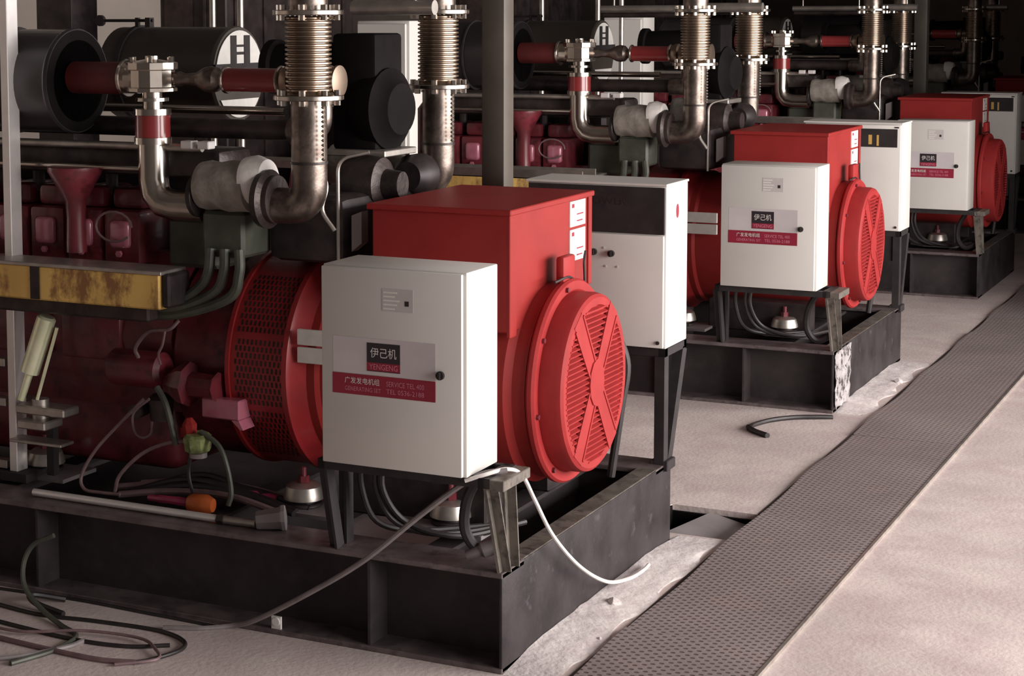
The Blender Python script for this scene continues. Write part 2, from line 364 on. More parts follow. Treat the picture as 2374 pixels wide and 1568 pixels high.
MB().build('lifting_lug', 'redgrille', t); MB().box((-.14, .88, 1.43), (-.1, 1.02, 1.55), .012, seg=2).build('sensor_housing', 'redgrille', t)
MB().tube(spline([(-.15, 1.26, 1.53), (-.14, 1.22, 1.49), (-.13, 1.2, 1.40), (-.12, 1.12, 1.385), (-.1, .95, 1.455), (-.11, .8, 1.45)], 6), .006, 8).build('sensor_cable', 'dark', t)
# adapter drum with ventilation slots
R = .50
b = MB().rev(xa(-1.56), (1, 0, 0), [(0, .40), (0, R+.012), (.02, R+.012), (.02, R), (.30, R), (.30, R+.02), (.325, R+.02), (.34, R), (.40, .47)], 80)
sl = b
for band in range(3):
    for k in range(10):
        for i in range(11):
            a0 = PI-(-math.radians(52)+math.radians(band*38+k*3.5))
            x = -1.515+i*.0225+(.011 if k % 2 else 0)
            ca, sa = math.cos(a0), math.sin(a0); rr = R+.0012
            a1 = a0+math.radians(2.7)
            sl.add([(x, AX[0]+rr*math.cos(a0), AX[1]+rr*math.sin(a0)), (x+.010, AX[0]+rr*math.cos(a0), AX[1]+rr*math.sin(a0)), (x+.010, AX[0]+rr*math.cos(a1), AX[1]+rr*math.sin(a1)), (x, AX[0]+rr*math.cos(a1), AX[1]+rr*math.sin(a1))], [[0, 1, 2, 3]], 1)
sl.build('adapter_drum', ['drumred', 'dark'], t)
MB().box((-1.19, .455, 1.07), (-.93, .475, 1.14), .003).build('rating_plate', 'paper', t, 'white rating plate'); MB().box((-1.19, .455, 1.15), (-.93, .475, 1.22), .003).build('rating_plate', 'paper', t, 'white rating plate')

# --- breaker box
t = U('switch_box', (-.396, -.015, .816), 'off-white steel switch box with crimson label on its door, {r} row', 'electrical box', 'generator switch boxes')
bx0, bx1, by0, by1, bz0, bz1 = -.7116, -.0819, -.150, .14, .816, 1.616
MB().box((bx0, by0, bz0), (bx1, by1, bz1), .006, seg=2).build('housing', 'cab', t)
dr = MB().box((bx0+.004, by0-.023, bz0+.004), (bx1-.012, by0-.003, bz1-.006), .004, seg=2).build('door', 'cab', t)
yd = by0-.0235
MB().cyl((-.182, yd, 1.214), (-.182, yd-.012, 1.214), .017, 20).box((-.186, yd-.02, 1.2), (-.178, yd-.01, 1.228)).build('lock', 'black', dr)
MB().box((-.655, yd-.0006, 1.19), (-.204, yd, 1.335)).build('grey_film', 'greylab', dr)
lg = MB().box((-.503, yd-.0016, 1.205), (-.357, yd-.0006, 1.318))
lg.box((-.503, yd-.0018, 1.208), (-.357, yd-.0015, 1.240), mi=2)
X_, Z_ = (1, 0, 0), (0, 0, 1)
lg.text('伊己机', (-.43, yd-.0022, 1.28), .115, .04, X_, Z_, 1); lg.text('YENGENG', (-.43, yd-.0022, 1.224), .125, .022, X_, Z_, 3)
lg.build('logo_label', ['blacklab', 'whitep', 'redlab', 'pinkp'], dr)
rl = MB().box((-.658, yd-.0012, 1.106), (-.204, yd-.0004, 1.188))
rl.text('广发发电机组', (-.525, yd-.002, 1.162), .155, .026, X_, Z_, 1); rl.text('GENERATING SET', (-.522, yd-.002, 1.129), .16, .017, X_, Z_, 2)
rl.text('SERVICE TEL 400', (-.335, yd-.002, 1.160), .165, .02, X_, Z_, 2); rl.text('TEL 0536-2188', (-.335, yd-.002, 1.130), .165, .019, X_, Z_, 2)
rl.build('crimson_label', ['redlab', 'whitep', 'pinkp'], dr)
b = MB().box((-.435, yd-.0008, 1.448), (-.3, yd, 1.537)); 
for k in range(5): b.box((-.43, yd-.0014, 1.455+k*.016), (-.38+.01*(k % 3), yd-.0008, 1.461+k*.016), mi=1)
b.box((-.336, yd-.0014, 1.472), (-.318, yd-.0008, 1.492), mi=2)
b.build('data_sticker', ['sticker', 'cabtrim', 'black'], dr)
# --- stand below it
t = U('box_stand', (-.38, .02, .41), 'dark angle-iron stand carrying the white switch box, {r} row', 'stand', 'switch box stands')
MB().box((-.76, -.12, .775), (-.02, -.09, .815)).box((-.76, .11, .775), (-.02, .14, .815)).box((-.76, -.12, .775), (-.73, .14, .815)).box((-.05, -.12, .775), (.0, .14, .815)).box((-.73, -.1, .795), (-.05, .12, .8)).build('top_frame', 'black', t)
for sx, xx in ((0, -.745), (1, -.035)):
    for yv, yf in ((-.06, .03), (.11, .11)):
        MB().bar((xx+(-.0), yv, .775), (xx+(.02 if sx else 0), yf, .411), .06, .012).bar((xx+(.022 if sx else -.022), yv, .775), (xx+(.04 if sx else -.02), yf, .411), .008, .045).build('leg', 'standgrey' if sx else 'black', t)
MB().box((-.03, -.12, .77), (.06, .14, .812), .003).build('corner_plate', 'standgrey', t)
# --- cables drooping under the box
t = U('cable_bundle', (-.6, .2, .41), 'black power cables looping down behind the stand of the {r} row switch box', 'cables', 'power cable bundles')
for k in range(3):
    x = -.68+k*.05+.02*(k == 1)
    MB().tube(spline([(x, .1+k*.01, .80), (x-.01, .12, .65), (x+.04+k*.01, .16+.02*k, .5), (x+.16+k*.05, .3, .44), (x+.4, .55+.05*k, .43)], 6), .013, 8).build('cable', 'hose', t)
t = U('cable_bundle', (-.2, .2, .41), 'short black cable loop hanging at the right leg of the stand, {r} row', 'cables', 'power cable bundles')
MB().tube(spline([(-.12, .06, .79), (-.19, .08, .66), (-.2, .09, .53), (-.14, .12, .45), (-.04, .16, .50)], 6), .022, 8).build('cable', 'hose', t)

# --- control cabinet
cx0, cx1, cy0, cy1, cz0, cz1 = -.72, 0, 1.94, 2.26, .979, 1.7685
def cabinet(t, wide):
    MB().box((cx0, cy0, cz0), (cx1, cy1, cz1), .006, seg=2).box((cx0-.008, cy0-.012, cz1), (cx1+.004, cy1+.004, cz1+.012), .002).build('housing', 'cab', t)
    d = MB().box((cx0+.006, cy0-.022, cz0+.006), (cx1-.008, cy0-.002, 1.53 if wide else 1.762), .004, seg=2).build('door', 'cab', t)
    y = cy0-.0225
    if wide:
        MB().box((cx0+.006, cy0-.012, 1.535), (cx1-.006, cy0-.001, 1.762), .003).text('POWER', (-.3, cy0-.013, 1.69), .2, .035, (1, 0, 0), (0, 0, 1), 1).build('display_panel', ['black', 'dark'], t, 'glossy black instrument panel')
        for (x, z) in ((-.36, 1.438), (-.27, 1.434), (-.268, 1.12)): MB().cyl((x, y, z), (x, y-.018, z), .016, 18).box((x-.003, y-.03, z-.014), (x+.006, y-.015, z+.014)).build('knob', 'black', d)
        for (x, z) in ((-.3, 1.37), (-.24, 1.37), (-.31, 1.46)): MB().cyl((x, y, z), (x, y-.004, z), .005, 10).build('screw', 'greylab', d)
        e = MB(); e.prism([(cx1+.0005, 2.10+.02*math.cos(a*PI/8), 1.637+.035*math.sin(a*PI/8)) for a in range(16)], (.001, 0, 0)).build('emblem', 'redlab', t)
    else:
        MB().box((-.31, y-.001, 1.60), (-.03, y, 1.735), .0).box((-.24, y-.003, 1.62), (-.215, y-.001, 1.69), mi=1).box((-.18, y-.003, 1.61), (-.165, y-.001, 1.69), mi=1).build('window_panel', ['black', 'brass'], d, 'small dark instrument window')
        MB().box((-.05, y-.004, 1.742), (-.02, y, 1.752)).build('hinge', 'black', d)
    MB().cyl((-.031, y, 1.011), (-.031, y-.008, 1.011), .009, 12).build('latch', 'black', d)
loc = (-.36, 2.1, .979)
c0 = thing('control_cabinet', loc, 'tall off-white control cabinet with wide black panel, behind the nearest red alternator', 'electrical cabinet', 'generator control cabinets'); cabinet(c0, True)
c1 = thing('control_cabinet', (loc[0], loc[1]+DY[1], loc[2]), 'off-white control cabinet with small dark window, behind the second row alternator', 'electrical cabinet', 'generator control cabinets')
c1['_o'] = loc; cabinet(c1, False)
CABS = [(c1, 'off-white control cabinet with small dark window, behind the {r} row alternator', (2, 3), DY[1])]
t = U('cabinet_stand', (-.36, 2.0, .41), 'black steel frame carrying the control cabinet on the rear of the {r} row skid', 'stand', 'control cabinet stands')
b = MB().box((cx0, 1.94, .94), (.0, 1.975, .978)).box((cx0, 2.225, .94), (.0, 2.26, .978)).box((cx0, 1.94, .94), (cx0+.035, 2.26, .978)).box((-.035, 1.94, .94), (0, 2.26, .978)); b.build('top_frame', 'black', t)
b = MB().box((cx0+.03, 1.945, .76), (-.05, 1.955, .94)).build('apron', 'black', t)
for x in (cx0+.02, -.025):
    for (y, yb) in ((1.96, 1.96), (2.24, 2.02)):
        MB().bar((x, y, .94), (x, yb, .411), .062, .05).build('leg', 'black', t)
    MB().box((x-.045, 1.93, .38), (x+.045, 2.05, .43), .004).build('foot_bracket', 'endgrey', t)
# --- heavy cable from the alternator down behind the cover
t = U('rear_cable', (-.2, 1.45, .41), 'black cable dropping between the alternator and control cabinet of the {r} row', 'cable', 'rear drop cables')
MB().tube(spline([(-.12, 1.6, 1.1), (-.08, 1.62, .95), (-.1, 1.6, .75), (-.14, 1.58, .42)], 6), .02, 10).build('cable', 'hose', t)

# --- engine
t = U('engine', (-3.0, 1.0, .41), 'dark red V engine with a row of cylinder heads, {r} row', 'engine', 'gas engines', (1, 2, 3, 4))
MB().box((-4.35, .62, .45), (-1.95, 1.38, .8), .06, seg=3).build('oil_pan', 'engred', t)
MB().prism([(-4.4, .6, .75), (-4.4, .52, 1.1), (-4.4, .62, 1.5), (-4.4, 1.38, 1.5), (-4.4, 1.48, 1.1), (-4.4, 1.4, .75)], (2.5, 0, 0)).build('crankcase', 'engred', t)
for i in range(5): MB().box((-4.2+.42*i, .505, .98), (-3.86+.42*i, .56, 1.22), .015, seg=2).build('inspection_cover', 'engred', t)
MB().rev((-1.95, 1.0, 1.0), (1, 0, 0), [(0, .42), (.08, .5), (.3, .5), (.38, .46)], 48).build('flywheel_housing', 'engred', t)
MB().rev((-2.16, .42, .98), (1, 0, 0), [(0, .07), (.02, .085), (.28, .085), (.3, .06)], 24).build('starter_motor', 'engred', t)
MB().rev((-1.86, .42, .93), (1, 0, 0), [(0, .04), (.1, .1), (.13, .105), (.14, .06), (.26, .055), (.28, .07)], 8).build('starter_cone', 'engred', t)
MB().box((-1.66, .40, .79), (-1.46, .52, .88), .006).prism([(-1.50, .40, .79), (-1.462, .40, .79), (-1.44, .40, .75), (-1.455, .40, .75)], (0, .1, 0)).build('drum_bracket', 'engshiny', t)
for side in (0, 1):
    y0, y1 = (.47, .8) if side == 0 else (1.2, 1.53)
    yf = y0 if side == 0 else y1
    for i in range(9):
        x = -2.135-.215*i
        h = MB().box((x-.1, y0, 1.45), (x+.1, y1, 1.7), .02, seg=2).box((x-.085, y0+.05, 1.70), (x+.085, y1-.03, 1.80), .025, seg=2).build('cylinder_head', 'engred', t)
        if side == 0:
            MB().box((x-.058, y0-.028, 1.525), (x+.058, y0+.01, 1.655), .024, seg=4).hexb((x, y0-.012, 1.50), (0, -1, 0), .016, .015).build('port_cover', 'engshiny', h)
MB().box((-4.3, .85, 1.5), (-1.9, 1.15, 1.86), .03).build('valley_cover', 'dark', t)
MB().box((-4.1, .52, 1.86), (-1.62, .80, 1.99), .03, seg=2).build('intake_manifold', 'brown', t)
for i in range(9):
    x = -2.06-.215*i; MB().tube(arc([(x, .6, 1.76), (x, .6, 1.9), (x, .7, 1.92)], .06), .03, 10).build('intake_runner', 'dark', t)
MB().rev((-2.36, .43, 1.76), (0, 0, 1), [(-.26, .05), (-.1, .045), (-.02, .05), (.05, .09), (.12, .13), (.14, .13), (.14, .05)], 24).build('oil_filler', 'engred', t)
MB().tube([Vector((-2.14+.1*math.cos(a*.35), .42, 1.63+.07*math.sin(a*.35))) for a in range(17)], .006, 6).build('wire_loop', 'wire', t)
MB().box((-1.9, .5, 1.45), (-1.62, .78, 1.68), .02).build('rear_housing', 'green', t)
# side fittings on the engine
MB().rev((-1.92, .46, .74), (0, 0, 1), [(0, .05), (.1, .06), (.12, .04)], 12).rev((-2.02, .48, .78), (0, -1, 0), [(0, .03), (.09, .035)], 12).build('drain_fitting', 'brown', t)
t = U('terminal_housing', (-1.5, .45, 1.53), 'grey-green box under the insulated manifold with three curved hoses, {r} row', 'junction box', 'grey-green housings')
MB().box((-1.62, .36, 1.53), (-1.40, .6, 1.735), .015).build('housing', 'green', t)
for k in range(3):
    MB().tube(spline([(-1.56+k*.075, .34, 1.57), (-1.56+k*.08, .32, 1.47), (-1.60+k*.075, .31, 1.40-k*.02), (-1.72, .3, 1.33-k*.03), (-1.95, .3, 1.32-k*.03)], 6), .024, 10).build('hose', 'green', t)
t = U('coolant_line', (-2.7, .7, 1.9), 'dark coolant pipes running along the top of the engine behind the gas valve, {r} row', 'coolant pipes', 'coolant lines')
for z, y, r, x1, mm in ((2.075, .72, .046, -1.34, 'brown'), (2.15, .9, .02, -1.5, 'chrome'), (2.0, .5, .018, -1.7, 'steel'), (1.90, .45, .012, -2.0, 'chrome')):
    MB().cyl((-4.1, y, z), (x1, y, z), r, 16).build('coolant_pipe', mm, t)
MB().tube(arc([(-1.36, .72, 2.075), (-1.22, .72, 2.075), (-1.22, .72, 2.23)], .1), .062, 14).rev((-1.22, .72, 2.22), (0, 0, 1), [(0, .085), (.02, .085)], 20).build('pipe_elbow', 'pipe', t)
for x in (-1.75, -1.66): MB().box((x-.03, .44, 2.0), (x+.03, .5, 2.035), .004).build('clamp', 'whitep', t)
# --- brass coloured cooler box
t = U('air_cooler', (-2.3, .3, 1.31), 'yellow metal cooler box fixed along the side of the engine, {r} row', 'cooler', 'air coolers')
MB().box((-3.4, .15, 1.31), (-1.705, .33, 1.47), .008).build('core_box', 'brass', t)
MB().box((-3.42, .14, 1.465), (-1.69, .34, 1.483), .003).build('top_flange', 'steel', t)
MB().box((-1.703, .16, 1.32), (-1.66, .33, 1.47), .01).build('end_cap', 'dark', t)
MB().box((-2.41, .143, 1.315), (-2.36, .15, 1.468)).build('strap', 'dark', t)
MB().box((-3.2, .2, 1.24), (-1.8, .3, 1.31), .01).build('lower_rail', 'brown', t)

# --- exhaust risers with bellows
def riser(y, nm, s):
    t = U('exhaust_riser', (-1.07, y, 2.25), 'steel exhaust elbow and ribbed bellows on the '+nm+' bank, {r} row', 'exhaust pipe', 'exhaust risers', (1, 2, 3, 4))
    x = -1.07
    MB().tube(arc([(-1.27, y, 1.775), (x, y, 1.775), (x, y, 2.235)], .19, 8), .078, 22).build('elbow', 'pipe', t)
    for a in (1.96,): MB().cyl((x, y, a), (x, y, a+.012), .081, 24).build('weld_seam', 'brown', t)
    def fl(z, m='chrome'):
        b = MB().cyl((x, y, z), (x, y, z+.022), .152, 36, ch=.003)
        for k in range(8):
            a = k*PI/4+.3; b.hexb((x+.125*math.cos(a), y+.125*math.sin(a), z-.022), (0, 0, 1), .014, .066)
        b.build('flange', m, t)
    fl(2.235); fl(2.597)
    pr = [(0, .098)]; n = 17; h = .335
    for k in range(n):
        z0 = .012+k*h/n*.97; w = h/n*.97
        pr += [(z0, .088), (z0+w*.25, .1), (z0+w*.6, .1), (z0+w*.85, .088)]
    pr += [(h, .098)]
    MB().rev((x, y, 2.258), (0, 0, 1), pr, 32).build('bellows', 'bellows', t, 'bronze ribbed bellows', ang=60)
    MB().cyl((x, y, 2.62), (x, y, 5.9), .085, 24).build('stack_pipe', 'pipe', t)
    b = MB()
    for k in range(12): b.rev((x+.1, y-.05, 1.98+k*.02), (0, 0, 1), [(0, .004), (.007, .012), (.014, .004)], 8)
    b.build('chain', 'steel', t)
    b = MB().rev((-1.30, y, 1.80), (1, 0, 0), [(0, .07), (.0, .125), (.03, .13), (.045, .105), (.07, .105), (.075, .08)], 28); b.build('inlet_flange', 'brown', t)
riser(.37, 'near', 1); riser(1.64, 'far', -1)
# --- insulated manifold
for y, nm in ((.40, 'near'), (1.6, 'far')):
    t = U('exhaust_manifold', (-1.45, y, 1.73), 'grey insulated exhaust manifold on the '+nm+' bank, {r} row', 'manifold', 'insulated manifolds')
    MB().rev((-1.64, y, 1.845), (1, 0, 0), [(0, .07), (.01, .105), (.05, .112), (.1, .105), (.16, .116), (.24, .11), (.27, .112), (.275, .09)], 26).build('wrap', 'wrap', t)
    MB().rev((-1.40, y+.0, 1.87), (1, .0, .1), [(0, .09), (.01, .108), (.06, .112), (.11, .09), (.12, .06)], 26).build('cuff', 'litwrap', t, 'insulation cuff with its highlight painted white')  # collar end coloured white to stand for its highlight
    MB().cyl((-1.668, y, 1.80), (-1.64, y, 1.80), .10, 22, ch=.004).build('joint_flange', 'dark', t)
# --- gas train
t = U('gas_train', (-1.95, .5, 1.73), 'bright steel gas pipe with valve head and red couplings, {r} row', 'gas pipe', 'gas trains')
x, y = -1.955, .48
MB().tube(arc([(x, y, 2.04), (x, y, 1.735), (-1.67, y, 1.735)], .12, 3), .07, 20).build('down_pipe', 'chrome', t)
MB().rev((x, y, 2.015), (0, 0, 1), [(0, .076), (.0, .086), (.03, .086), (.032, .08)], 24).build('coupling_ring', 'chrome', t); MB().rev((x, y, 2.145), (0, 0, 1), [(0, .08), (.002, .086), (.03, .086), (.03, .07)], 24).build('coupling_ring', 'chrome', t)
MB().cyl((x, y, 2.045), (x, y, 2.145), .081, 24).build('coupling_sleeve', 'sleeve', t, 'red rubber sleeve')
MB().cyl((x, y, 2.175), (x, y, 2.25), .045, 18).cyl((x, y, 2.21), (x, y, 2.225), .075, 24).build('neck', 'chrome', t)
b = MB().rev((x, y, 2.25), (0, 0, 1), [(0, .07), (.005, .115), (.02, .115), (.025, .105), (.10, .105), (.105, .118), (.135, .118), (.14, .09), (.15, .03), (.165, .03)], 12)
for k in range(6): a = k*PI/3; b.hexb((x+.1*math.cos(a), y+.1*math.sin(a), 2.388), (0, 0, 1), .012, .022)
b.build('valve_head', 'chrome', t, ang=20)
yl, zl = .52, 2.31
MB().cyl((-2.42, yl, zl), (-2.13, yl, zl), .075, 24).build('red_hose', 'darksleeve', t, 'dark red sleeve')
MB().cyl((-2.13, yl, zl), (-2.11, yl, zl), .088, 24, ch=.004).cyl((-2.11, yl, zl), (-2.05, yl, zl), .07, 24).build('hose_clamp', 'chrome', t)
MB().rev((-1.86, yl, zl), (1, 0, 0), [(0, .03), (.03, .035), (.06, .025), (.12, .03), (.17, .055), (.2, .06), (.23, .055), (.26, .025), (.28, .025)], 24).build('reducer', 'pipe', t)
MB().cyl((-1.585, yl, zl), (-1.57, yl, zl), .062, 24, ch=.004).build('clamp', 'chrome', t); MB().cyl((-1.30, yl, zl), (-1.285, yl, zl), .066, 24, ch=.004).build('clamp', 'chrome', t)
MB().cyl((-1.57, yl, zl), (-1.30, yl, zl), .053, 24).build('red_sleeve', 'sleeve', t, 'red rubber sleeve')
MB().rev((-1.285, yl, zl), (1, 0, 0), [(0, .055), (.03, .07), (.05, .07), (.06, .055), (.22, .055), (.225, .07), (.24, .07), (.245, .06), (.265, .06), (.27, .07), (.285, .07), (.29, .03)], 24).build('end_fitting', 'bellows', t)
# --- air filter canisters
def canister(y, xe, ln, m, nm, tpl, gx, ring=True):
    t = U('air_filter', (xe-.3, y, 2.05), tpl, 'air filter', 'air filter canisters')
    R = .243; z = 2.292
    MB().rev((xe-ln, y, z), (1, 0, 0), [(0, R-.05), (.04, R), (ln-.03, R), (ln-.015, R+.006), (ln, R)], 48).build('canister', m, t)
    if gx:
        e = MB(); n = 40
        top = [(xe+.004, y+R*.93*math.cos(a), z+R*.93*math.sin(a)) for a in [math.radians(8+164*k/20) for k in range(21)]]
        bot = [(xe+.004, y+R*.93*math.cos(a), z+R*.93*math.sin(a)) for a in [math.radians(215+110*k/20) for k in range(21)]]
        e.prism(top, (.004, 0, 0)); e.prism(bot, (.004, 0, 0)); e.build('end_plate', 'paper', t, 'white printed end plate')
        k_ = MB().box((xe+.003, y-.24, z-.02), (xe+.014, y+.24, z+.055)).box((xe+.003, y-.09, z+.02), (xe+.012, y-.035, z+.2)).box((xe+.003, y+.04, z+.02), (xe+.012, y+.095, z+.2)).box((xe+.003, y-.035, z+.10), (xe+.01, y+.04, z+.115)).box((xe+.003, y-.035, z+.14), (xe+.01, y+.04, z+.152))
        k_.build('end_bracket', 'black', t)
        MB().rev((xe-.62, y, z), (1, 0, 0), [(0, R), (0, R+.01), (.03, R+.01), (.03, R)], 48, cap=False).build('strap', 'black', t)
        MB().bar((xe-.56, y-.1, z+R), (xe-.56, y-.1, z+R+.05), .02, .02).cyl((xe-.78, y-.1, z+R+.035), (xe-.46, y-.1, z+R+.035), .008, 8).rev((xe-.80, y-.1, z+R+.035), (0, 1, 0), [(-.01, .03), (.01, .03)], 14).box((xe-.5, y-.12, z+R), (xe-.47, y-.08, z+R+.05)).build('strap_bolt', 'dark', t)
    else:
        MB().rev((xe, y, z), (1, 0, 0), [(0, R-.004), (.006, R-.02), (.006, R-.05), (-.02, R-.06), (-.02, 0)], 48).build('end_face', 'matblack', t)
        MB().rev((xe-ln*.5, y, z), (1, 0, 0), [(0, R), (0, R+.012), (.012, R+.012), (.012, R)], 48, cap=False).build('rim', 'black', t)
canister(.56, -2.43, .74, 'muff', '', 'large black air filter canister on the near side, {r} row', False)
canister(1.66, -2.23, .76, 'oliv2', '', 'olive air filter canister with white end plate on the far side, {r} row', True)
# --- black intake duct
t = U('intake_duct', (-1.2, 1.15, 1.95), 'tall black air intake duct between the two exhaust risers, {r} row', 'air duct', 'intake ducts')
MB().box((-1.32, 1.02, 1.97), (-1.09, 1.3, 2.51), .02, seg=2).build('duct', 'matblack', t)
MB().rev((-1.20, 1.15, 2.16), (1, -.1, 0), [(0, .16), (.05, .19), (.13, .19), (.15, .15), (.19, .12)], 28).build('turbo_inlet', 'matblack', t)
MB().rev((-1.32, 1.15, 2.35), (-1, 0, 0), [(0, .12), (.35, .11), (.36, .13), (.4, .13)], 28).build('side_duct', 'matblack', t)
MB().box((-1.33, .98, 1.945), (-1.02, 1.3, 1.975), .004).build('shelf', 'steel', t)
# --- red canister behind far riser
t = U('oil_filter', (-1.13, 1.5, 1.88), 'dark red oil filter canister beside the far exhaust riser, {r} row', 'oil filter', 'oil filters')
MB().rev((-1.16, 1.75, 1.88), (0, 0, 1), [(0, .05), (.02, .07), (.25, .07), (.29, .04)], 22).build('canister', 'engred', t)
MB().rev((-1.19, 1.42, 1.875), (.4, -.9, 0), [(0, .065), (.03, .065), (.035, .05)], 22).build('end_disc', 'pipe', t)
t = U('turbocharger', (-1.1, 1.2, 1.7), 'dark turbocharger housing below the intake duct, {r} row', 'turbocharger', 'turbochargers')
MB().rev((-1.2, .92, 1.83), (1, 0, 0), [(0, .08), (.03, .12), (.12, .13), (.2, .12), (.22, .07), (.3, .06)], 28).build('housing', 'brown', t)
MB().box((-1.4, .55, 1.5), (-1.0, 1.4, 1.80), .05, seg=2).build('mounting_block', 'dark', t)
MB().rev((-1.02, 1.2, 1.84), (0, 1, 0), [(0, .07), (.05, .1), (.15, .1), (.18, .06)], 24).build('compressor', 'dark', t)
# --- thin riser wires and boxes between drum and terminal box
t = U('conduit', (-1.02, .5, 1.5), 'thin steel conduit rising beside the terminal box with small pale junction boxes, {r} row', 'conduit', 'conduits')
MB().tube(arc([(-1.03, .55, 1.50), (-1.03, .55, 1.97), (-.90, .6, 2.0)], .06), .008, 8).tube(spline([(-1.09, .5, 1.95), (-1.06, .5, 1.85), (-1.07, .48, 1.75), (-1.02, .5, 1.66)], 6), .01, 8).build('tube', 'steel', t)
MB().box((-1.12, .56, 1.63), (-1.05, .66, 1.74), .004).build('box', 'plateg', t)
MB().prism([(-.98, .58, 1.56), (-.93, .58, 1.60), (-.93, .58, 1.74), (-.98, .58, 1.72)], (0, .06, 0)).build('box', 'plateg', t)
# --- overhead pipe
t = U('overhead_pipe', (-1.5, 1.05, 2.6), 'pale horizontal pipe run overhead behind the bellows, {r} row', 'pipe', 'overhead pipes')
MB().cyl((-1.22, 1.05, 2.628), (-.80, 1.05, 2.628), .034, 16).build('pipe', 'steel', t)
for x in (-.9,): MB().cyl((x, 1.05, 2.66), (x, 1.05, 6.0), .006, 8).build('hanger_rod', 'steel', t)
# --- radiator enclosure
t = U('radiator_housing', (-4.9, 1.0, 0), 'dark radiator housing at the far left end of the {r} row', 'radiator', 'radiator housings')
MB().box((-5.2, 0, .0), (-4.92, 2.0, .41), .01).build('base_box', 'dark', t)
MB().box((-5.2, 0, .411), (-4.6+.0, 2.0, 3.0), .01).build('housing', 'dark', t)
for k in range(5): MB().box((-4.6, .1+k*.42, .45), (-4.585, .14+k*.42, 2.95)).build('rib', 'brown', t)
MB().box((-5.15, -.012, .2), (-4.9, 0, 2.9)).box((-4.8, -.014, .5), (-4.78, 0, 2.95)).build('front_panel', 'brown', t)
# --- debris of cables on the skid
t = U('cable_heap', (-1.8, .35, .41), 'tangle of grey-brown cables lying on the deck of the {r} row skid', 'cables', 'cable tangles', (1, 2))
rnd = random.Random(5)
for k in range(7):
    x = -2.1+rnd.uniform(0, .15); y = .24+.035*k
    MB().tube(spline([(x, y, .43), (x+.25, y+.08, .455+.02*(k % 3)), (x+.55, y+rnd.uniform(0, .1), .47), (x+.85, y+.04, .43)], 6), .016, 8).build('cable', 'wire' if k % 3 == 0 else 'hose', t)

# ------------------------------------------------------------------ copy the unit to the rows behind
def copytree(o, parent=None):
    c = o.copy(); COL.objects.link(c)
    if parent is not None: c.parent = parent; c.matrix_parent_inverse = o.matrix_parent_inverse.copy()
    for ch in list(KIDS.get(o.name, [])): copytree(ch, c)
    return c
KIDS = {}
for o in list(bpy.data.objects):
    if o.parent is not None: KIDS.setdefault(o.parent.name, []).append(o)
for o, tmpl, rows in UNIT:
    for r in rows:
        c = copytree(o); c.location = Vector(o.location)+Vector((0, DY[r], 0)); c['label'] = tmpl.format(r=ROW[r])
for o, tmpl, rows, base in CABS:
    for r in rows:
        c = copytree(o); c.location = Vector(o.location)+Vector((0, DY[r]-base, 0)); c['label'] = tmpl.format(r=ROW[r])

# ------------------------------------------------------------------ things outside the unit
for k in (1, 2):
    t = thing('supply_pipe', (-1.7, 1.02+DY[k], 2.59), 'long pale horizontal pipe left of the bellows high up in the '+ROW[k]+' row', 'pipe', 'long supply pipes')
    MB().cyl((-2.0, 1.02+DY[k], 2.622), (-1.28, 1.02+DY[k], 2.622), .026, 14).build('pipe', 'steel', t)
    MB().cyl((-2.0, 1.08+DY[k], 2.58), (-1.28, 1.08+DY[k], 2.58), .022, 14).build('lower_pipe', 'brown', t)
    for x in (-1.9, -1.35): MB().cyl((x, 1.02+DY[k], 2.64), (x, 1.02+DY[k], 6.0), .006, 8).build('hanger_rod', 'steel', t)
def column(x, y, lb, w=.13, m='olive'):
    t = thing('steel_column', (x, y, 0), lb, 'column', 'square steel columns')
    MB().box((x-w/2, y-w/2, .0), (x+w/2, y+w/2, 6), .008, seg=2).build('shaft', m, t)
    MB().box((x-w, y-w, 0), (x+w, y+w, .02), .003).build('base_plate', m, t)
column(-1.10, 2.42, 'square olive-grey steel column standing behind the nearest alternator')
column(-1.03, 12.97, 'square olive-grey steel column behind the third row, upper right')
column(-6.1, 5.3, 'dark square column against the left wall beyond the black air filter', .34, 'dark')
for k, (x, y, lb) in enumerate([(-3.93, 4.05, 'thin pale vertical pipe behind the olive canister, left of the pair'), (-3.71, 4.05, 'thin pale vertical pipe behind the olive canister, right of the pair'), (-3.6, 9.0, 'thin pale vertical pipe just right of the nearest steel column'), (-3.1, 9.1, 'thin pale vertical pipe at top centre of the picture'), (-2.95, 9.3, 'thin pale vertical pipe right of the one at top centre')]):
    tag(MB().cyl((x, y, 0), (x, y, 4), .022, 12).build('vertical_pipe', 'steel'), lb, 'pipe', 'thin vertical pipes')
# tall pale cabinets standing in the passages between the rows
for x1, y, lb in [(-2.62, 4.4, 'tall pale cabinet seen between the near exhaust risers, left of the steel column'), (-2.88, 9.7, 'tall pale cabinet glimpsed above the second row gas pipe')]:
    x0 = x1-.39
    t = thing('tall_cabinet', ((x0+x1)/2, y, 0), lb, 'electrical cabinet', 'tall pale cabinets')
    MB().box((x0, y, .05), (x1, y+.30, 2.55), .008, seg=2).build('housing', 'cab', t)
    MB().box((x0+.01, y-.02, .1), (x1-.02, y-.001, 2.53), .004).build('door', 'cab', t)
    MB().box((x0+.02, y+.02, 0), (x1-.02, y+.28, .05)).build('plinth', 'black', t)
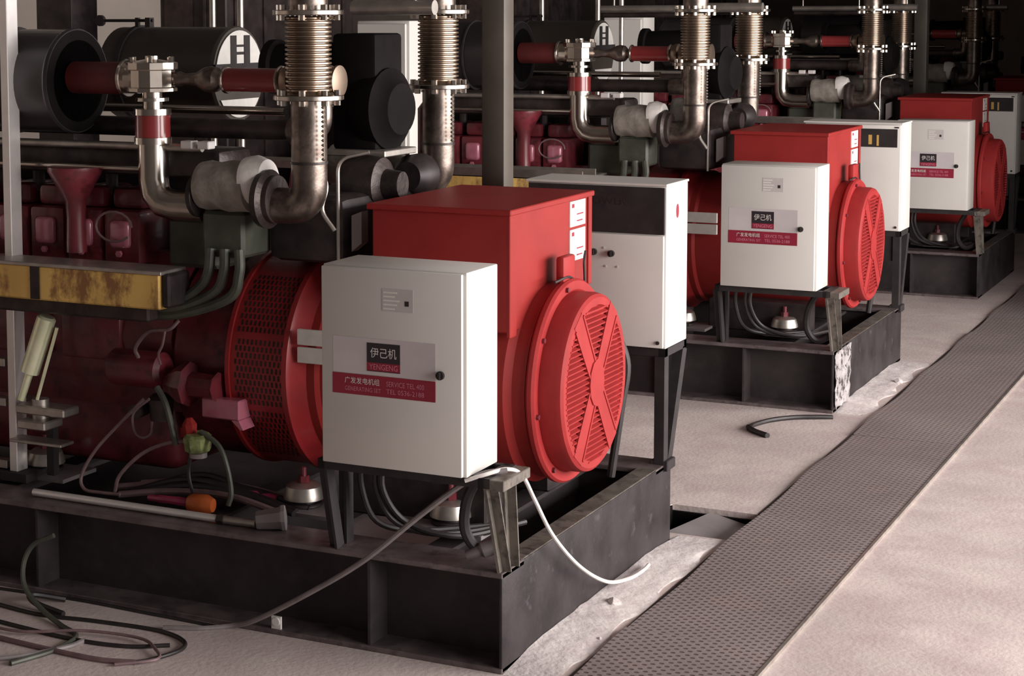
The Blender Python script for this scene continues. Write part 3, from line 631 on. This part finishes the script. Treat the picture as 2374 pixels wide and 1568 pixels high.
# cable tray left of the near control cabinet
for k in range(2):
    y = 2.75+DY[k]
    t = thing('cable_tray', (-1.6, y, 1.7), 'pinkish grey cable tray running left from the control cabinet, '+ROW[k]+' row', 'cable tray', 'cable trays')
    MB().box((-3.6, y, 1.70), (-.75, y+.2, 1.705)).box((-3.6, y, 1.70), (-.75, y+.006, 1.75)).box((-3.6, y+.194, 1.70), (-.75, y+.2, 1.75)).build('tray', 'steel', t)
    for x in (-.85, -2.2, -3.5): MB().box((x-.02, y+.08, 0), (x+.02, y+.12, 1.70)).build('post', 'black', t)

# left foreground steel frame standing on the skid
t = thing('ladder_frame', (-2.7, .3, .41), 'galvanised steel upright frame at the left edge with cross rails', 'frame')
MB().box((-2.665, .28, .455), (-2.62, .36, 3.2), .003).build('post', 'silver', t)
MB().box((-3.33, .28, .455), (-3.285, .36, 3.2), .003).build('post', 'steel', t)
for z in (.97, .78, .48): MB().box((-3.3, .29, z-.02), (-2.69, .34, z+.02), .003).build('cross_rail', 'steel', t)
MB().box((-3.36, .26, .41), (-2.55, .46, .455), .003).build('foot_beam', 'black', t)
t = thing('yellow_canister', (-2.45, .22, .8), 'pale yellow-green tilted cylinder hanging beside the left steel frame', 'canister')
d0 = Vector((-2.40, .25, 1.22)); d1 = Vector((-2.50, .22, .92))
MB().rev(d0, d1-d0, [(0, .035), (.01, .045), (.28, .045), (.29, .02), (.42, .018)], 20).build('cylinder', 'lime', t)
MB().cyl((-2.345, .25, 1.17), (-2.445, .22, .83), .008, 8).build('rod', 'lime', t)
MB().box((-2.56, .2, .76), (-2.28, .32, .80), .006).box((-2.52, .16, .70), (-2.36, .3, .74), .006).box((-2.6, .2, .62), (-2.3, .3, .635), .003).cyl((-2.45, .25, .74), (-2.45, .25, .83), .04, 12).build('bracket', 'steel', t)
MB().box((-2.46, .3, .455), (-2.42, .34, .74)).build('support', 'black', t)
# polished rod lying on the skid flange
t = thing('polished_rod', (-1.8, .1, .43), 'long shiny steel rod lying along the front beam with fittings at its right end', 'rod')
MB().cyl((-2.38, .1, .43), (-1.37, .1, .43), .017, 14).build('rod', 'silver', t)
MB().cyl((-1.385, .1, .43), (-1.35, .1, .43), .024, 6).build('nut', 'brown', t)
MB().cyl((-1.35, .1, .43), (-1.19, .1, .433), .018, 12).build('end_rod', 'steel', t)
MB().rev((-1.19, .1, .447), (1, .5, .1), [(0, .038), (.01, .042), (.1, .05), (.11, .058), (.125, .058), (.13, .03)], 8).build('elbow_fitting', 'plateg', t)
# hanging instrument wires at the engine side
def wire(name, pts, r, m, lb, cat, grp=None, n=8):
    return tag(MB().tube(spline(pts, 8), r, n).build(name, m), lb, cat, grp)
G = 'loose wires on the nearest engine'
wire('loose_wire', [(-1.93, .34, .86), (-2.02, .3, .76), (-2.14, .25, .62), (-2.2, .22, .5), (-2.17, .2, .445), (-2.08, .2, .44), (-1.98, .21, .44)], .008, 'wire', 'long loose mauve wire hanging in a wide bow below the starter motor', 'wire', G)
wire('loose_wire', [(-2.03, .24, .44), (-2.0, .24, .52), (-1.9, .26, .62), (-1.78, .28, .68), (-1.66, .3, .70), (-1.56, .32, .69)], .009, 'wire', 'mauve wire arching low from the deck to the yellow-green connector', 'wire', G)
wire('loose_wire', [(-1.88, .31, .87), (-1.96, .3, .80), (-1.96, .3, .72), (-1.92, .3, .69), (-1.87, .3, .71), (-1.86, .3, .77)], .006, 'wire', 'small wire loop below the starter motor', 'wire', G)
wire('loose_wire', [(-1.95, .33, 1.05), (-1.95, .31, 1.1), (-1.87, .30, 1.18), (-1.76, .3, 1.2), (-1.72, .32, 1.24)], .009, 'wire', 'wire bowed above the starter motor', 'wire', G)
wire('loose_wire', [(-1.83, .33, 1.03), (-1.82, .3, 1.08), (-1.79, .29, 1.13), (-1.78, .3, 1.2)], .006, 'wire', 'short brownish wire standing above the starter motor', 'wire', G)
wire('control_hose', [(-1.83, .3, .93), (-1.77, .28, .86), (-1.74, .28, .76), (-1.72, .28, .68)], .014, 'green', 'grey-green hose curving down from the starter cone', 'hose')
wire('control_hose', [(-1.60, .3, .75), (-1.5, .29, .70), (-1.45, .28, .61), (-1.43, .28, .5), (-1.44, .27, .44)], .012, 'green', 'grey-green hose arching down to the right of the yellow-green connector', 'hose')
wire('control_hose', [(-1.65, .3, .66), (-1.66, .29, .55), (-1.62, .28, .46), (-1.55, .28, .44)], .009, 'hose', 'thin dark hose dropping straight from the yellow-green connector', 'hose')
t = thing('connector_block', (-1.62, .3, .68), 'yellow-green connector block with a red plug hanging below the drum bracket', 'connector')
MB().rev((-1.62, .31, .655), (0, -.1, 1), [(0, .045), (.01, .06), (.07, .065), (.085, .05)], 8).build('block', mat('yellow_green_plastic', (.20, .24, .09), .4, 0, .5, 30), t)
MB().rev((-1.66, .31, .735), (-.1, 0, 1), [(0, .03), (.04, .035), (.07, .015)], 7).box((-1.71, .30, .71), (-1.68, .33, .76), .004).build('plug', 'red', t)
MB().cyl((-1.62, .31, .63), (-1.62, .31, .655), .04, 12).build('base', 'plateg', t)
# small parts lying on deck
tag(MB().rev((-1.60, .2, .45), (1, .1, 0), [(0, .035), (.02, .045), (.09, .045), (.12, .03)], 14).build('orange_cap', 'orange'), 'orange plastic cap lying among the cables on the front skid', 'cap')
tag(MB().tube(spline([(-1.82, .21, .445), (-1.74, .2, .45), (-1.66, .2, .452), (-1.61, .2, .45)], 5), [.014]*4+[.018]*6+[.02]*6, 8).build('magenta_hose', 'magenta'), 'short magenta hose end leading into the orange cap', 'hose')
tag(MB().rev((-1.52, .42, .45), (1, 0, 0), [(0, .02), (.04, .03), (.14, .03), (.16, .02), (.2, .025), (.24, .02)], 10).build('red_fitting', 'magenta'), 'dull red fitting lying behind the orange cap on the deck', 'fitting')
tag(MB().rev((-.19, .075, .435), (.6, .3, .25), [(0, .02), (.06, .025), (.07, .035), (.12, .035), (.125, .02)], 12).build('pipe_stub', 'plateg'), 'short grey pipe stub lying at the foot of the nearest stand', 'fitting')
# cables from the stand to the floor
wire('grey_cable', [(.03, -.02, .83), (-.05, -.07, .82), (-.14, -.1, .765), (-.32, -.1, .62), (-.58, -.08, .40), (-.85, -.06, .22), (-1.12, -.03, .06), (-1.25, -.02, .012), (-1.36, -.1, .008), (-1.5, -.16, .008)], .0115, 'greycable', 'grey sheathed cable slanting from the nearest stand down to the floor', 'cable')
wire('white_cable', [(-.1, -.13, .80), (-.03, -.10, .825), (.02, .0, .83), (.05, .08, .79), (.055, .2, .66), (.06, .38, .47), (.07, .65, .27), (.08, .95, .12), (.09, 1.2, .065), (.09, 1.38, .05), (.08, 1.5, .046)], .0085, 'whitecable', 'white cable drooping from the nearest stand along the skid end to the floor', 'cable')
# floor cables left
G = 'cables coiled on the floor at the lower left'
wire('floor_cable', [(-2.1, -.12, .32), (-2.2, -.14, .27), (-2.24, -.16, .18), (-2.2, -.2, .09), (-2.06, -.26, .03), (-1.9, -.34, .012), (-1.76, -.42, .01), (-1.74, -.6, .01), (-1.8, -.8, .01)], .0115, 'green', 'stiff olive cable standing up in a curve in front of the left skid beam', 'cable', G)
wire('floor_cable', [(-2.1, -.05, .012), (-2.2, -.16, .05), (-2.14, -.2, .03), (-1.98, -.22, .012)], .014, 'hose', 'short black cable end lying by the upright curved cable', 'cable', G)
wire('floor_cable', [(-2.5, -.05, .008), (-2.05, -.02, .008), (-1.7, 0-.03, .008), (-1.3, -.04, .008)], .007, 'hose', 'thin dark cable lying straight along the foot of the skid', 'cable', G)
wire('floor_cable', [(-2.5, -.2, .009), (-2.1, -.26, .009), (-1.8, -.22, .009), (-1.5, -.2, .009), (-1.33, -.26, .009), (-1.28, -.36, .009), (-1.32, -.5, .009), (-1.36, -.56, .009)], .009, 'hose', 'dark floor cable bending round at the right of the coil', 'cable', G)
wire('floor_cable', [(-2.4, -.38, .009), (-2.1, -.42, .009), (-1.75, -.45, .009), (-1.5, -.42, .009), (-1.35, -.33, .009)], .009, 'hose', 'dark floor cable crossing the middle of the coil', 'cable', G)
wire('floor_cable', [(-2.3, -.55, .009), (-2.0, -.58, .009), (-1.7, -.6, .009), (-1.5, -.6, .009), (-1.36, -.56, .009)], .012, 'wire', 'thicker mauve floor cable along the front of the coil', 'cable', G)
wire('floor_cable', [(-2.3, -.48, .02), (-2.0, -.5, .02), (-1.75, -.38, .024), (-1.5, -.34, .02), (-1.36, -.42, .02), (-1.30, -.5, .012), (-1.42, -.62, .01)], .007, 'wire', 'thin pale floor cable looped on top of the coil', 'cable', G)
wire('floor_cable', [(-2.1, -.9, .009), (-1.85, -.75, .009), (-1.72, -.55, .009), (-1.7, -.44, .009)], .012, 'greycable', 'grey floor cable running out of the bottom left of the picture', 'cable', G)
wire('floor_cable', [(.035, 5.13, .01), (-.05, 5.08, .014), (-.18, 5.0, .014), (-.29, 4.86, .014), (-.35, 4.68, .014), (-.34, 4.56, .014)], .016, 'hose', 'short black cable curving on the floor in front of the second skid', 'cable')
wire('floor_cable', [(-.36, 4.60, .016), (-.30, 4.52, .014), (-.19, 4.43, .014)], .018, 'hose', 'blunt black cable end on the floor near the second skid', 'cable')
# torn foil sheet on the corner of the second skid
rnd = random.Random(2); v = []; f = []; nx, nz = 7, 12
for j in range(nz+1):
    for i in range(nx+1):
        v.append((.006+rnd.uniform(0, .014), 5.285+.40*i/nx+rnd.uniform(-.008, .008), .03+.375*j/nz+rnd.uniform(-.008, .008)))
for j in range(nz):
    for i in range(nx): k = j*(nx+1)+i; f.append([k, k+1, k+nx+2, k+nx+1])
m_ = len(v); v += [(a-.003, b, c) for a, b, c in v]; f += [[q+m_ for q in g][::-1] for g in f]
tag(MB().add(v, f).build('plastic_film', mat('crinkled_silvery_film', (.62, .58, .58), .3, .3, .2, 9, col2=(.09, .08, .085), c2lo=.5, c2hi=.6, bump=.3), ang=20), 'crinkled silvery film stuck on the end corner of the second skid', 'film')
tag(MB().cyl((-1.04, .012, .055), (-1.04, .0, .055), .018, 12).box((-1.065, .008, .02), (-1.02, .02, .075)).build('white_tag', 'paper'), 'small white tag on the foot of the nearest skid beam', 'tag')

for o in bpy.data.objects:
    if '_o' in o: del o['_o']
